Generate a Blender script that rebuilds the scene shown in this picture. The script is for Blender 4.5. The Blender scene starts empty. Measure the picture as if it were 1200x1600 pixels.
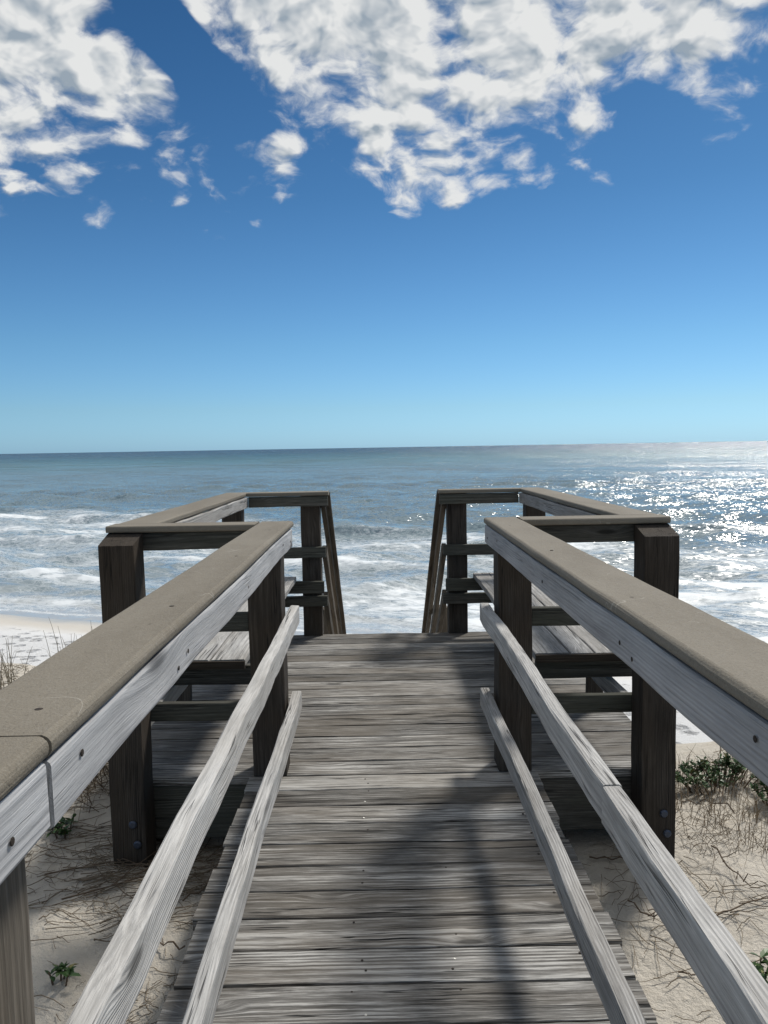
import bpy, bmesh, math, random
import numpy as np
from mathutils import Vector, Matrix

R = math.radians
scene = bpy.context.scene
COL = scene.collection
random.seed(7)
rng = np.random.default_rng(11)

# ------------------------------------------------------------------ camera
CAM_X, CAM_H = -0.0461, 1.3827
YAW, PITCH, ROLL = 0.0085, 0.0839, 0.0170
cam_d = bpy.data.cameras.new('camera')
cam_d.sensor_fit = 'VERTICAL'
cam_d.sensor_height = 24.0
cam_d.lens = 24.0 * 1202.0 / 1600.0
cam_d.clip_start = 0.02
cam_d.clip_end = 90000
cam = bpy.data.objects.new('camera', cam_d)
COL.objects.link(cam)
cy, sy, cp, sp, cr, sr = math.cos(YAW), math.sin(YAW), math.cos(PITCH), math.sin(PITCH), math.cos(ROLL), math.sin(ROLL)
r0 = Vector((cy, -sy, 0)); u0 = Vector((sy*sp, cy*sp, cp)); fw = Vector((sy*cp, cy*cp, -sp))
ri = r0*cr - u0*sr; up = r0*sr + u0*cr
m = Matrix.Identity(4)
for i in range(3):
    m[i][0], m[i][1], m[i][2] = ri[i], up[i], -fw[i]
m.translation = Vector((CAM_X, 0, CAM_H))
cam.matrix_world = m
scene.camera = cam

# ------------------------------------------------------------------ light
SUN_EL, SUN_AZ = R(49), R(37)          # azimuth measured from +Y towards +X
SKY_STRENGTH, SUN_STRENGTH, EXPOSURE = 0.085, 3.55, 0.18
scene.view_settings.view_transform = 'Standard'
scene.view_settings.look = 'None'
scene.view_settings.exposure = EXPOSURE
scene.view_settings.gamma = 1.0
scene.cycles.max_bounces = 6
scene.cycles.transparent_max_bounces = 6

sun_d = bpy.data.lights.new('sun', 'SUN')
sun_d.energy = SUN_STRENGTH
sun_d.angle = R(9.0)          # a thin veil of cloud softens the shadows
sun_d.color = (1.0, 0.955, 0.88)
sun = bpy.data.objects.new('sun', sun_d)
COL.objects.link(sun)
SD = Vector((math.cos(SUN_EL)*math.sin(SUN_AZ), math.cos(SUN_EL)*math.cos(SUN_AZ), math.sin(SUN_EL)))
sun.rotation_euler = SD.to_track_quat('Z', 'Y').to_euler()
sun.location = (0, 0, 30)


class NT:
    """small helper for writing node trees"""
    def __init__(self, tree):
        self.t = tree
        tree.nodes.clear()

    def n(self, typ, **kw):
        nd = self.t.nodes.new(typ)
        for k, v in kw.items():
            setattr(nd, k, v)
        return nd

    def put(self, sock, v):
        if v is None:
            return
        if isinstance(v, bpy.types.NodeSocket):
            self.t.links.new(v, sock)
        else:
            sock.default_value = v

    def math(self, op, a, b=None, c=None, clamp=False):
        nd = self.n('ShaderNodeMath', operation=op, use_clamp=clamp)
        for i, v in enumerate((a, b, c)):
            self.put(nd.inputs[i], v)
        return nd.outputs[0]

    def vm(self, op, a, b=None, s=None):
        nd = self.n('ShaderNodeVectorMath', operation=op)
        self.put(nd.inputs[0], a)
        if b is not None:
            self.put(nd.inputs[1], b)
        if s is not None:
            self.put(nd.inputs['Scale'], s)
        return nd.outputs['Value'] if op in ('LENGTH', 'DOT_PRODUCT', 'DISTANCE') else nd.outputs[0]

    def noise(self, vec, scale, detail=4.0, rough=0.55, dist=0.0, lac=2.0):
        nd = self.n('ShaderNodeTexNoise')
        self.put(nd.inputs['Vector'], vec)
        self.put(nd.inputs['Scale'], scale)
        nd.inputs['Detail'].default_value = detail
        nd.inputs['Roughness'].default_value = rough
        nd.inputs['Lacunarity'].default_value = lac
        nd.inputs['Distortion'].default_value = dist
        return nd.outputs[0]

    def vor(self, vec, scale, feature='F1', smooth=None, rand=1.0):
        nd = self.n('ShaderNodeTexVoronoi', feature=feature)
        self.put(nd.inputs['Vector'], vec)
        self.put(nd.inputs['Scale'], scale)
        nd.inputs['Randomness'].default_value = rand
        if smooth is not None:
            nd.inputs['Smoothness'].default_value = smooth
        return nd.outputs['Distance']

    def ss(self, x, a, b, o0=0.0, o1=1.0):
        nd = self.n('ShaderNodeMapRange', interpolation_type='SMOOTHSTEP')
        for i, v in enumerate((x, a, b, o0, o1)):
            self.put(nd.inputs[i], v)
        return nd.outputs[0]

    def lin(self, x, a, b, o0=0.0, o1=1.0):
        nd = self.n('ShaderNodeMapRange', interpolation_type='LINEAR')
        for i, v in enumerate((x, a, b, o0, o1)):
            self.put(nd.inputs[i], v)
        return nd.outputs[0]

    def mix(self, f, a, b, blend='MIX'):
        nd = self.n('ShaderNodeMix', data_type='RGBA', blend_type=blend)
        self.put(nd.inputs[0], f)
        self.put(nd.inputs[6], a if isinstance(a, bpy.types.NodeSocket) else (*a, 1) if len(a) == 3 else a)
        self.put(nd.inputs[7], b if isinstance(b, bpy.types.NodeSocket) else (*b, 1) if len(b) == 3 else b)
        return nd.outputs[2]

    def ramp(self, x, stops):
        nd = self.n('ShaderNodeValToRGB')
        cr_ = nd.color_ramp
        while len(cr_.elements) < len(stops):
            cr_.elements.new(0.5)
        for e, (p, c) in zip(cr_.elements, stops):
            e.position = p
            e.color = (*c, 1)
        self.put(nd.inputs[0], x)
        return nd.outputs[0]

    def attr(self, name):
        return self.n('ShaderNodeAttribute', attribute_name=name)

    def comb(self, x, y, z):
        nd = self.n('ShaderNodeCombineXYZ')
        for i, v in enumerate((x, y, z)):
            self.put(nd.inputs[i], v)
        return nd.outputs[0]

    def sep(self, v):
        nd = self.n('ShaderNodeSeparateXYZ')
        self.put(nd.inputs[0], v)
        return nd.outputs


# ------------------------------------------------------------------ sky
world = bpy.data.worlds.new('World')
scene.world = world
world.use_nodes = True
W = NT(world.node_tree)
sky = W.n('ShaderNodeTexSky', sky_type='NISHITA')
sky.sun_disc = False
sky.sun_elevation = SUN_EL
sky.sun_rotation = SUN_AZ
sky.altitude = 0
sky.air_density = 1.0
sky.dust_density = 0.35
sky.ozone_density = 2.2
tc = W.n('ShaderNodeTexCoord')
D = W.vm('NORMALIZE', tc.outputs['Generated'])
dx, dy, dz = W.sep(D)
tint = W.ramp(W.math('MAXIMUM', dz, 0.0), [(0.0, (.46, .86, 1.55)), (.05, (.48, .78, 1.14)), (.13, (.42, .72, .97)), (.30, (.27, .53, .73)), (.55, (.155, .37, .54)), (1.0, (.14, .34, .52))])
skyb = W.mix(1.0, sky.outputs[0], tint, 'MULTIPLY')
dzc = W.math('ADD', W.math('MAXIMUM', dz, 0.0), 0.38)
P = W.comb(W.math('DIVIDE', dx, dzc), W.math('DIVIDE', dy, dzc), 0.0)


def pix_dir(u, v):
    a = (u-600)/1202.0; b = -(v-800)/1202.0
    return (fw + ri*a + up*b).normalized()


def cloud_mask():
    """where the cloud field lies, as soft patches of the sky"""
    blobs = [(560, -60, 330, 1.0), (800, -40, 330, 1.0), (430, 40, 170, .8), (640, 100, 200, .9), (880, 60, 200, .95),
             (1040, 20, 170, .8), (640, 205, 120, .75), (745, 240, 75, .62), (575, 205, 90, .5), (950, 140, 110, .55), (480, 175, 80, .45),
             (60, 30, 200, .95), (-60, 110, 190, .85), (180, 100, 150, .9), (100, 170, 150, .72), (230, 150, 110, .68), (30, 190, 120, .72),
             (40, 262, 95, .60), (440, 240, 80, .60), (400, 135, 60, .60), (140, 310, 90, .48), (200, 275, 70, .46), (660, 240, 130, .74), (580, 130, 160, .85), (1190, 0, 60, .5), (1150, 80, 60, .46),
             (430, 205, 50, .4), (-300, 0, 400, .8), (1800, -600, 600, .7), (300, -500, 700, .9), (900, -600, 700, .9)]
    acc = None
    for (u, v, rad, amp) in blobs:
        c = pix_dir(u, v)
        d = W.vm('DISTANCE', D, tuple(c))
        rr = rad/1202.0
        k = W.math('MULTIPLY', d, 1.0/rr)
        g = W.math('MULTIPLY', W.ss(k, 0.15, 1.15, 1.0, 0.0), amp)
        acc = g if acc is None else W.math('MAXIMUM', acc, g)
    # a clear lane between the two cloud masses
    for (u, v, rad, amp) in [(225, 20, 70, .55), (275, 65, 60, .5), (330, 130, 65, .45), (400, 190, 60, .25), (690, 80, 34, .16), (640, 5, 26, .18), (880, 150, 45, .22), (1010, 170, 60, .3)]:
        c = pix_dir(u, v)
        d = W.vm('DISTANCE', D, tuple(c))
        g = W.math('MULTIPLY', W.ss(W.math('MULTIPLY', d, 1202.0/rad), 0.1, 1.2, 1.0, 0.0), amp)
        acc = W.math('SUBTRACT', acc, g)
    # broken cloud added out of view, overhead and inland, as fill light
    acc = W.math('MAXIMUM', acc, W.math('MULTIPLY', W.ss(dz, .60, .78), .78))
    acc = W.math('MAXIMUM', acc, W.math('MULTIPLY', W.math('MULTIPLY', W.ss(dy, -.02, -.3), W.ss(dz, .22, .42)), .74))
    return acc


MASK = cloud_mask()


def cloud_density(p, fine=True):
    warp = W.n('ShaderNodeTexNoise')
    W.put(warp.inputs['Vector'], p)
    warp.inputs['Scale'].default_value = 6.0
    warp.inputs['Detail'].default_value = 4.0
    pw = W.vm('ADD', p, W.vm('SCALE', W.vm('SUBTRACT', warp.outputs['Color'], (.5, .5, .5)), s=0.14))
    big = W.noise(pw, 3.8, 2, .5)
    mid = W.noise(pw, 14.0, 9 if fine else 3, .60)
    puff = W.vor(pw, 17.0, 'SMOOTH_F1', 0.6)
    d = W.math('MULTIPLY', W.math('SUBTRACT', big, .5), 1.5)
    d = W.math('ADD', d, W.math('MULTIPLY', W.math('SUBTRACT', mid, .5), 2.7))
    d = W.math('ADD', d, W.math('MULTIPLY', W.math('SUBTRACT', .42, puff), 1.25))
    return d


d0 = cloud_density(P)
s0_ = cloud_density(P, False)
toward = (SD.x/(SD.z+.38), SD.y/(SD.z+.38), 0)
stp = W.vm('SCALE', W.vm('NORMALIZE', W.vm('SUBTRACT', toward, P)), s=0.022)
s1_ = cloud_density(W.vm('ADD', P, stp), False)
tot = W.math('ADD', d0, W.math('MULTIPLY', W.math('SUBTRACT', MASK, .40), 1.7))
tot = W.math('SUBTRACT', tot, W.ss(MASK, .42, .10, 0, 1.1))
alpha = W.math('POWER', W.ss(tot, -.25, 0.70), 1.35)
thick = W.ss(tot, 0.35, 1.9)
lit = W.math('MULTIPLY', W.math('SUBTRACT', s0_, s1_), .85)
lit = W.math('ADD', lit, W.math('MULTIPLY', W.math('SUBTRACT', d0, s0_), .22))
shade = W.math('SUBTRACT', W.math('ADD', 0.94, lit), W.math('MULTIPLY', thick, 0.20))
shade = W.math('MINIMUM', W.math('MAXIMUM', shade, 0.45), 1.12)
CL = 8.3
ccol = W.mix(W.lin(shade, .45, 1.05), (CL*.40, CL*.48, CL*.56), (CL*1.0, CL*1.01, CL*1.0))
skyc = W.mix(W.math('MULTIPLY', alpha, .97), skyb, ccol)
bg = W.n('ShaderNodeBackground')
W.put(bg.inputs['Color'], skyc)
bg.inputs['Strength'].default_value = SKY_STRENGTH
wo = W.n('ShaderNodeOutputWorld')
W.put(wo.inputs['Surface'], bg.outputs[0])

# ------------------------------------------------------------------ numpy noise


def _hash(ix, iy, s):
    h = (ix.astype(np.int64)*374761393 + iy.astype(np.int64)*668265263 + s*974634533) & 0xffffffff
    h = ((h ^ (h >> 13))*1274126177) & 0xffffffff
    return ((h ^ (h >> 16)) & 0xffff)/65535.0


def vnoise(x, y, s=0):
    ix, iy = np.floor(x), np.floor(y)
    fx, fy = x-ix, y-iy
    fx = fx*fx*(3-2*fx); fy = fy*fy*(3-2*fy)
    a = _hash(ix, iy, s); b = _hash(ix+1, iy, s); c = _hash(ix, iy+1, s); d = _hash(ix+1, iy+1, s)
    return (a*(1-fx)+b*fx)*(1-fy)+(c*(1-fx)+d*fx)*fy


def fbm(x, y, o=4, s=0):
    t = 0; a = .5
    for i in range(o):
        t = t+a*vnoise(x, y, s+i*17); x = x*2.03+5.1; y = y*2.03+9.7; a *= .5
    return t


def sstep(x, a, b):
    t = np.clip((x-a)/(b-a), 0, 1)
    return t*t*(3-2*t)


# ------------------------------------------------------------------ terrain
SEA_Z = -4.62
SN = np.array([0.335, 0.942])            # shore normal, pointing out to sea
SHORE0 = np.array([0.0, 23.6])


def shore_s(x, y):
    return (x-SHORE0[0])*SN[0] + (y-SHORE0[1])*SN[1]


def ground_z(x, y):
    x = np.asarray(x, float); y = np.asarray(y, float)
    crest = 5.3 - .18*x + .5*np.sin(x*.9+1.0) + 0.5*(fbm(x*.35, y*0+3.3, 2, 5)-.4)
    cr_r = 4.22+.12*np.sin(x*2.3+.6)+.10*np.clip(x-2, 0, 12)
    k_ = sstep(x, -.4, .8)
    crest = np.clip(crest+.55*sstep(-x, .6, 1.8), 4.2, 8.5)*(1-k_)+cr_r*k_
    near = -.33 + .30*(fbm(x*.8, y*.8, 3, 1)-.44) + .035*(fbm(x*4, y*4, 3, 2)-.44)
    near = near - .10*np.exp(-((np.abs(x)-1.0)/.6)**2)*np.exp(-((y-1.6)/1.2)**2)
    near = near - .036*np.tanh(x*2)
    near = near + .06*sstep(np.abs(x), 1.5, 3.0)
    s = shore_s(x, y)
    beach = -4.62 - .062*s + .05*(fbm(x*.5, y*.5, 3, 3)-.44)*np.clip(-s/3, 0, 1) + .05*(fbm(x*2.2, y*2.2, 3, 33)-.44)*np.clip(-(s+4)/3, 0, 1)
    t = np.clip((y-crest)/7.0, -1, 1)
    f = sstep(t, -.035, .80)
    return near*(1-f)+beach*f


def mesh_obj(name, v, f, mat=None, parent=None, smooth=False):
    me = bpy.data.meshes.new(name)
    me.from_pydata([tuple(p) for p in v], [], f)
    me.update()
    if mat:
        me.materials.append(mat)
    if smooth:
        me.polygons.foreach_set('use_smooth', [True]*len(me.polygons))
    o = bpy.data.objects.new(name, me)
    COL.objects.link(o)
    o.parent = parent
    return o


def grid_mesh(name, X, Y, Z, mat, attrs=None):
    nr, nc = X.shape
    me = bpy.data.meshes.new(name)
    n = nr*nc
    me.vertices.add(n)
    me.vertices.foreach_set('co', np.stack([X, Y, Z], -1).reshape(-1).astype(np.float32))
    i = np.arange(n).reshape(nr, nc)
    q = np.stack([i[:-1, :-1], i[:-1, 1:], i[1:, 1:], i[1:, :-1]], -1).reshape(-1, 4)
    me.loops.add(q.size)
    me.loops.foreach_set('vertex_index', q.reshape(-1).astype(np.int32))
    me.polygons.add(len(q))
    me.polygons.foreach_set('loop_start', (np.arange(len(q))*4).astype(np.int32))
    me.polygons.foreach_set('loop_total', np.full(len(q), 4, np.int32))
    me.polygons.foreach_set('use_smooth', np.ones(len(q), bool))
    me.update(calc_edges=True)
    for k, a in (attrs or {}).items():
        at = me.attributes.new(k, 'FLOAT', 'POINT')
        at.data.foreach_set('value', a.reshape(-1).astype(np.float32))
    me.materials.append(mat)
    o = bpy.data.objects.new(name, me)
    COL.objects.link(o)
    return o


def new_mat(name):
    mt = bpy.data.materials.new(name)
    mt.use_nodes = True
    return mt, NT(mt.node_tree)


def finish(T, base, rough, bump_h=None, bump_s=1.0, bump_d=0.01, spec=0.3, normal=None):
    b = T.n('ShaderNodeBsdfPrincipled')
    T.put(b.inputs['Base Color'], base)
    T.put(b.inputs['Roughness'], rough)
    T.put(b.inputs['Specular IOR Level'], spec)
    if bump_h is not None:
        bm_ = T.n('ShaderNodeBump')
        bm_.inputs['Strength'].default_value = bump_s
        bm_.inputs['Distance'].default_value = bump_d
        T.put(bm_.inputs['Height'], bump_h)
        T.put(b.inputs['Normal'], bm_.outputs[0])
    o = T.n('ShaderNodeOutputMaterial')
    T.put(o.inputs['Surface'], b.outputs[0])
    return b


# --- sand
MAT_SAND, T = new_mat('sand')
geo = T.n('ShaderNodeNewGeometry')
pos = geo.outputs['Position']
px_, py_, pz_ = T.sep(pos)
s_ = T.math('ADD', T.math('MULTIPLY', px_, float(SN[0])), T.math('MULTIPLY', T.math('SUBTRACT', py_, float(SHORE0[1])), float(SN[1])))
s_w = T.math('ADD', s_, T.math('MULTIPLY', T.math('SUBTRACT', T.noise(pos, .25, 3), .5), 3.0))
beachness = T.ss(pz_, -1.0, -3.0)
n1 = T.noise(pos, 1.3, 5, .6)
n2 = T.noise(pos, 9, 5, .65)
grain = T.noise(pos, 420, 2, .6)
c = T.mix(n1, (.50, .455, .385), (.585, .55, .49))
c = T.mix(T.ss(n2, .50, .72, 0, .45), c, (.43, .37, .29))
debris = T.ss(T.noise(pos, 55, 4, .7), .64, .72)
c = T.mix(T.math('MULTIPLY', debris, T.ss(T.noise(pos, 3.0, 3), .42, .62, 0, .8)), c, (.16, .12, .085))
cb = T.mix(n1, (.57, .575, .58), (.63, .635, .64))
c = T.mix(beachness, c, cb)
wrack = T.math('MULTIPLY', T.ss(T.math('ABSOLUTE', T.math('ADD', s_w, 5.6)), .55, .05), T.ss(T.noise(pos, 3.5, 5, .7), .55, .68, 0, .75))
c = T.mix(T.math('MULTIPLY', wrack, beachness), c, (.22, .19, .15))
wet = T.ss(s_w, -3.2, -1.6)
c = T.mix(wet, c, (.52, .49, .44))
c = T.mix(T.ss(s_w, -1.4, .3), c, (.36, .36, .34))
c = T.mix(T.math('MULTIPLY', T.ss(grain, .35, .65), .18), c, (.3, .26, .22))
rgh = T.ss(s_w, -2.6, -.2, .95, .28)
h = T.math('ADD', T.math('MULTIPLY', n2, .6), T.math('MULTIPLY', T.noise(pos, 38, 5, .7), .35))
h = T.math('ADD', h, T.math('MULTIPLY', grain, .06))
foot = T.vor(T.vm('ADD', pos, T.vm('SCALE', n2, s=.3)), 1.9, 'SMOOTH_F1', .4)
h = T.math('ADD', h, T.math('MULTIPLY', T.math('MULTIPLY', T.ss(foot, .05, .40), beachness), 3.2))
h = T.math('MULTIPLY', h, T.ss(s_w, -2.0, -4.0))
finish(T, c, rgh, h, 1.0, .045, .25)

# ground sheet: dense near the boardwalk, coarse far away
gx = np.concatenate([-np.geomspace(3.6, 4000, 90)[::-1], np.linspace(-3.5, 3.5, 190), np.geomspace(3.6, 4000, 90)])
gy = np.concatenate([-np.geomspace(3, 600, 30)[::-1], np.linspace(-2.9, 7, 240), np.geomspace(7.05, 60, 170)])
GX, GY = np.meshgrid(gx, gy)
GZ = ground_z(GX, GY)
GZ = np.maximum(GZ, -9.0)
ground = grid_mesh('ground', GX, GY, GZ, MAT_SAND)
ground['kind'] = 'structure'
ground['label'] = 'pale sand dune falling away to the white beach'


def gz(x, y):
    return float(ground_z(np.array([x]), np.array([y]))[0])


# ------------------------------------------------------------------ sea
MAT_SEA, T = new_mat('sea_water')
geo = T.n('ShaderNodeNewGeometry')
pos = geo.outputs['Position']
px_, py_, pz_ = T.sep(pos)
s_ = T.math('ADD', T.math('MULTIPLY', px_, float(SN[0])), T.math('MULTIPLY', T.math('SUBTRACT', py_, float(SHORE0[1])), float(SN[1])))
a_ = T.math('SUBTRACT', T.math('MULTIPLY', px_, float(SN[1])), T.math('MULTIPLY', T.math('SUBTRACT', py_, float(SHORE0[1])), float(SN[0])))
PS = T.comb(a_, s_, 0.0)                   # along shore, off shore
PSs = T.vm('MULTIPLY', PS, (.45, 1.0, 1.0))
foam_amt = T.attr('foam').outputs['Fac']
wv = T.n('ShaderNodeTexNoise')
T.put(wv.inputs['Vector'], PSs)
wv.inputs['Scale'].default_value = 1.1
wv.inputs['Detail'].default_value = 5
wv.inputs['Roughness'].default_value = .6
PW = T.vm('ADD', PSs, T.vm('SCALE', T.vm('SUBTRACT', wv.outputs['Color'], (.5, .5, .5)), s=1.9))
lace = T.vor(PW, 1.7, 'DISTANCE_TO_EDGE')
lace2 = T.vor(PW, 4.3, 'DISTANCE_TO_EDGE')
lw = T.math('MINIMUM', lace, T.math('ADD', T.math('MULTIPLY', lace2, 1.1), .015))
nfo = T.noise(PW, 2.6, 8, .68)
nfl = T.noise(PSs, .28, 5, .6)
cover = T.math('ADD', foam_amt, T.math('MULTIPLY', T.math('SUBTRACT', nfl, .5), 1.0))
f1 = T.ss(lw, T.math('ADD', .02, T.math('MULTIPLY', cover, .22)), 0.0)
f2 = T.ss(T.math('ADD', nfo, T.math('MULTIPLY', T.math('SUBTRACT', cover, .66), .66)), .42, .74)
foam = T.math('MAXIMUM', T.math('MULTIPLY', f1, T.ss(cover, .10, .6, 0, .5)), f2)
foam = T.math('MULTIPLY', foam, T.ss(foam_amt, .02, .16))
foam = T.math('MINIMUM', foam, 1.0)
ddist = T.vm('LENGTH', pos)
lgd = T.math('LOGARITHM', T.math('MAXIMUM', ddist, 1.0), 10.0)
# water body colour: sandy shallows, grey green, then blue at the horizon
depth_c = T.ramp(T.lin(lgd, 1.3, 3.6),
                 [(0.0, (.220, .255, .265)), (.24, (.140, .205, .240)), (.45, (.115, .180, .205)), (.56, (.070, .160, .172)), (.66, (.030, .110, .140)), (.77, (.010, .068, .118)), (1.0, (.006, .055, .110))])
patch = T.noise(T.vm('MULTIPLY', PS, (.010, .04, 1)), 1.0, 5, .6)
depth_c = T.mix(T.ss(patch, .45, .68, 0, .5), depth_c, (.125, .150, .145))
depth_c = T.mix(T.ss(T.math('ADD', s_, T.math('MULTIPLY', T.math('SUBTRACT', nfl, .5), 3.0)), 4.5, .3), depth_c, (.40, .41, .40))
basec = T.mix(T.math('MULTIPLY', foam, .9), depth_c, (.74, .77, .79))
rgh = T.math('ADD', T.lin(lgd, 1.3, 3.2, .12, .22), T.math('MULTIPLY', foam, .5))
# wave facets as slopes, so far water keeps its roughness
v1 = T.n('ShaderNodeTexNoise'); T.put(v1.inputs['Vector'], T.vm('MULTIPLY', PS, (3.0, 5.5, 1))); v1.inputs['Scale'].default_value = 1.0; v1.inputs['Detail'].default_value = 5
v2 = T.n('ShaderNodeTexNoise'); T.put(v2.inputs['Vector'], T.vm('MULTIPLY', PS, (.35, .8, 1))); v2.inputs['Scale'].default_value = 1.0; v2.inputs['Detail'].default_value = 4
v3 = T.n('ShaderNodeTexNoise'); T.put(v3.inputs['Vector'], T.vm('MULTIPLY', PS, (.035, .12, 1))); v3.inputs['Scale'].default_value = 1.0; v3.inputs['Detail'].default_value = 4
sl = T.vm('SCALE', T.vm('SUBTRACT', v1.outputs['Color'], (.5, .5, .5)), s=T.ss(s_, .0, 30.0, .30, 1.5))
sl = T.vm('ADD', sl, T.vm('SCALE', T.vm('SUBTRACT', v2.outputs['Color'], (.5, .5, .5)), s=T.ss(s_, 10.0, 32.0, .0, .36)))
sl = T.vm('ADD', sl, T.vm('SCALE', T.vm('SUBTRACT', v3.outputs['Color'], (.5, .5, .5)), s=T.lin(lgd, 1.6, 2.6, 0, .55)))
sl = T.vm('SCALE', T.vm('MULTIPLY', sl, (1.0, 1.0, 0.0)), s=T.lin(lgd, 1.6, 2.9, 1.0, 2.05))
sl = T.vm('ADD', sl, T.vm('SCALE', (-float(SN[0]), -float(SN[1]), 0.0), s=T.lin(lgd, 1.7, 2.8, 0.0, .31)))   # far off, only the faces turned shoreward show
nrm = T.vm('NORMALIZE', T.vm('ADD', geo.outputs['Normal'], sl))
b = T.n('ShaderNodeBsdfPrincipled')
T.put(b.inputs['Base Color'], basec)
T.put(b.inputs['Roughness'], rgh)
T.put(b.inputs['Normal'], nrm)
b.inputs['IOR'].default_value = 1.40
o = T.n('ShaderNodeOutputMaterial')
T.put(o.inputs['Surface'], b.outputs[0])

ang = np.linspace(R(-64), R(64), 760)
rad = np.concatenate([np.geomspace(15, 130, 460), np.geomspace(130.9, 900, 150)[0:], np.geomspace(950, 42000, 46)])
AA, RR = np.meshgrid(ang, rad)
SX = RR*np.sin(AA); SY = RR*np.cos(AA)-1.0
S = shore_s(SX, SY); A = SX*SN[1]-(SY-SHORE0[1])*SN[0]
dr = np.gradient(rad)[:, None]*np.ones_like(AA)
SZ = np.zeros_like(SX)
for k in range(26):
    lam = float(np.exp(rng.uniform(np.log(.9), np.log(16))))
    th = rng.normal(0, .55)
    amp = .0105*lam**.85
    ph = rng.uniform(0, 6.28)
    kk = 2*math.pi/lam
    dirv = S*math.cos(th)+A*math.sin(th)
    ok = np.clip((lam/dr-2.5)/3.0, 0, 1)
    wv_ = np.sin(kk*dirv+ph+1.2*fbm(A*.05+k, S*.05, 2, k)*3)
    SZ += amp*ok*(wv_+.25*wv_*wv_)
SZ *= np.clip(S/7.0, 0.06, 1)*(.55+.9*fbm(A*.03, S*.05, 3, 71))
# breaking waves: long, uneven, steep crests parallel to the shore
FO = np.zeros_like(SX)


def breaker(s0, amp, width, a0, a1, wob, seed, foamk):
    global SZ, FO
    line = s0 + wob*(fbm(A*.045, A*0+seed, 3, seed)-.45)*6
    ew = min(5.0, (a1-a0)*.45)
    e = sstep(A, a0-ew, a0+ew)*(1-sstep(A, a1-ew, a1+ew))
    am = amp*e*(.35+1.1*fbm(A*.11, A*0+seed*3.1, 3, seed+3))
    u = (S-line)/width
    prof = np.where(u < 0, np.exp(-(u/.55)**2), np.exp(-(u/1.5)**2))
    SZ += am*prof*np.clip(S/2, 0, 1)
    turb = fbm(A*.35, S*.6, 3, seed+9)
    back = np.where(u < .1, np.exp(-((u-.1)/1.6)**2), np.exp(-((u-.1)/.55)**2))
    FO = np.maximum(FO, foamk*e*back*(.35+1.2*turb)*(am > .04))
    trail = sstep(u, 0, .6)*(1-sstep(u, 2.0, 8.0))
    FO = np.maximum(FO, .55*foamk*e*trail*(.3+1.1*fbm(A*.12, S*.2, 3, seed+14)))


breaker(2.6, .10, 1.0, -60, 60, .5, 101, 1.0)
breaker(7.2, .22, 1.3, -60, 24, .8, 103, .95)
breaker(12.5, .26, 1.5, -42, 40, 1.0, 105, .85)
breaker(18.5, .36, 1.7, -60, -14, 1.0, 107, .95)
breaker(20.5, .42, 1.6, -10, 9, .6, 109, .95)
breaker(26.5, .62, 1.1, -15, -6, .35, 111, .75)
breaker(33.0, .72, 1.2, 9, 40, .5, 113, .75)
breaker(34.5, .40, 2.0, -58, -30, .8, 115, .95)
breaker(41.5, .85, 1.3, -37, -30, .4, 117, .0)
breaker(52.0, .40, 2.4, 22, 60, .8, 119, .35)
breaker(66.0, .36, 2.6, -20, 12, .8, 121, .0)
breaker(60.0, .34, 2.6, -90, -40, .8, 123, .0)
zone_edge = 24 + 14*sstep(-A, 6, 30) + 6*sstep(A, 10, 26) + 10*(fbm(A*.04, S*.02, 3, 51)-.45)
zone = sstep(S, .2, 1.2)*(1-sstep(S, zone_edge-4, zone_edge+3))
FO = np.maximum(FO, zone*(.25+.78*fbm(A*.06, S*.17, 4, 61)))
FO = np.maximum(FO, (1-sstep(S, 1.2, 3.2))*sstep(S, -.2, .5)*.28)
edge = np.abs(S-.25-1.1*(fbm(A*.22, A*0, 3, 81)-.45)*2)
FO = np.maximum(FO, .9*(1-sstep(edge, .0, .28)))
FO = np.where(S > 75, 0, FO)
SZ = SZ+SEA_Z+.004
sea = grid_mesh('sea', SX, SY, SZ, MAT_SEA, {'foam': FO})
sea['kind'] = 'structure'
sea['label'] = 'blue grey sea with white surf and sun glitter on the right'

# ------------------------------------------------------------------ wood materials


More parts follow.
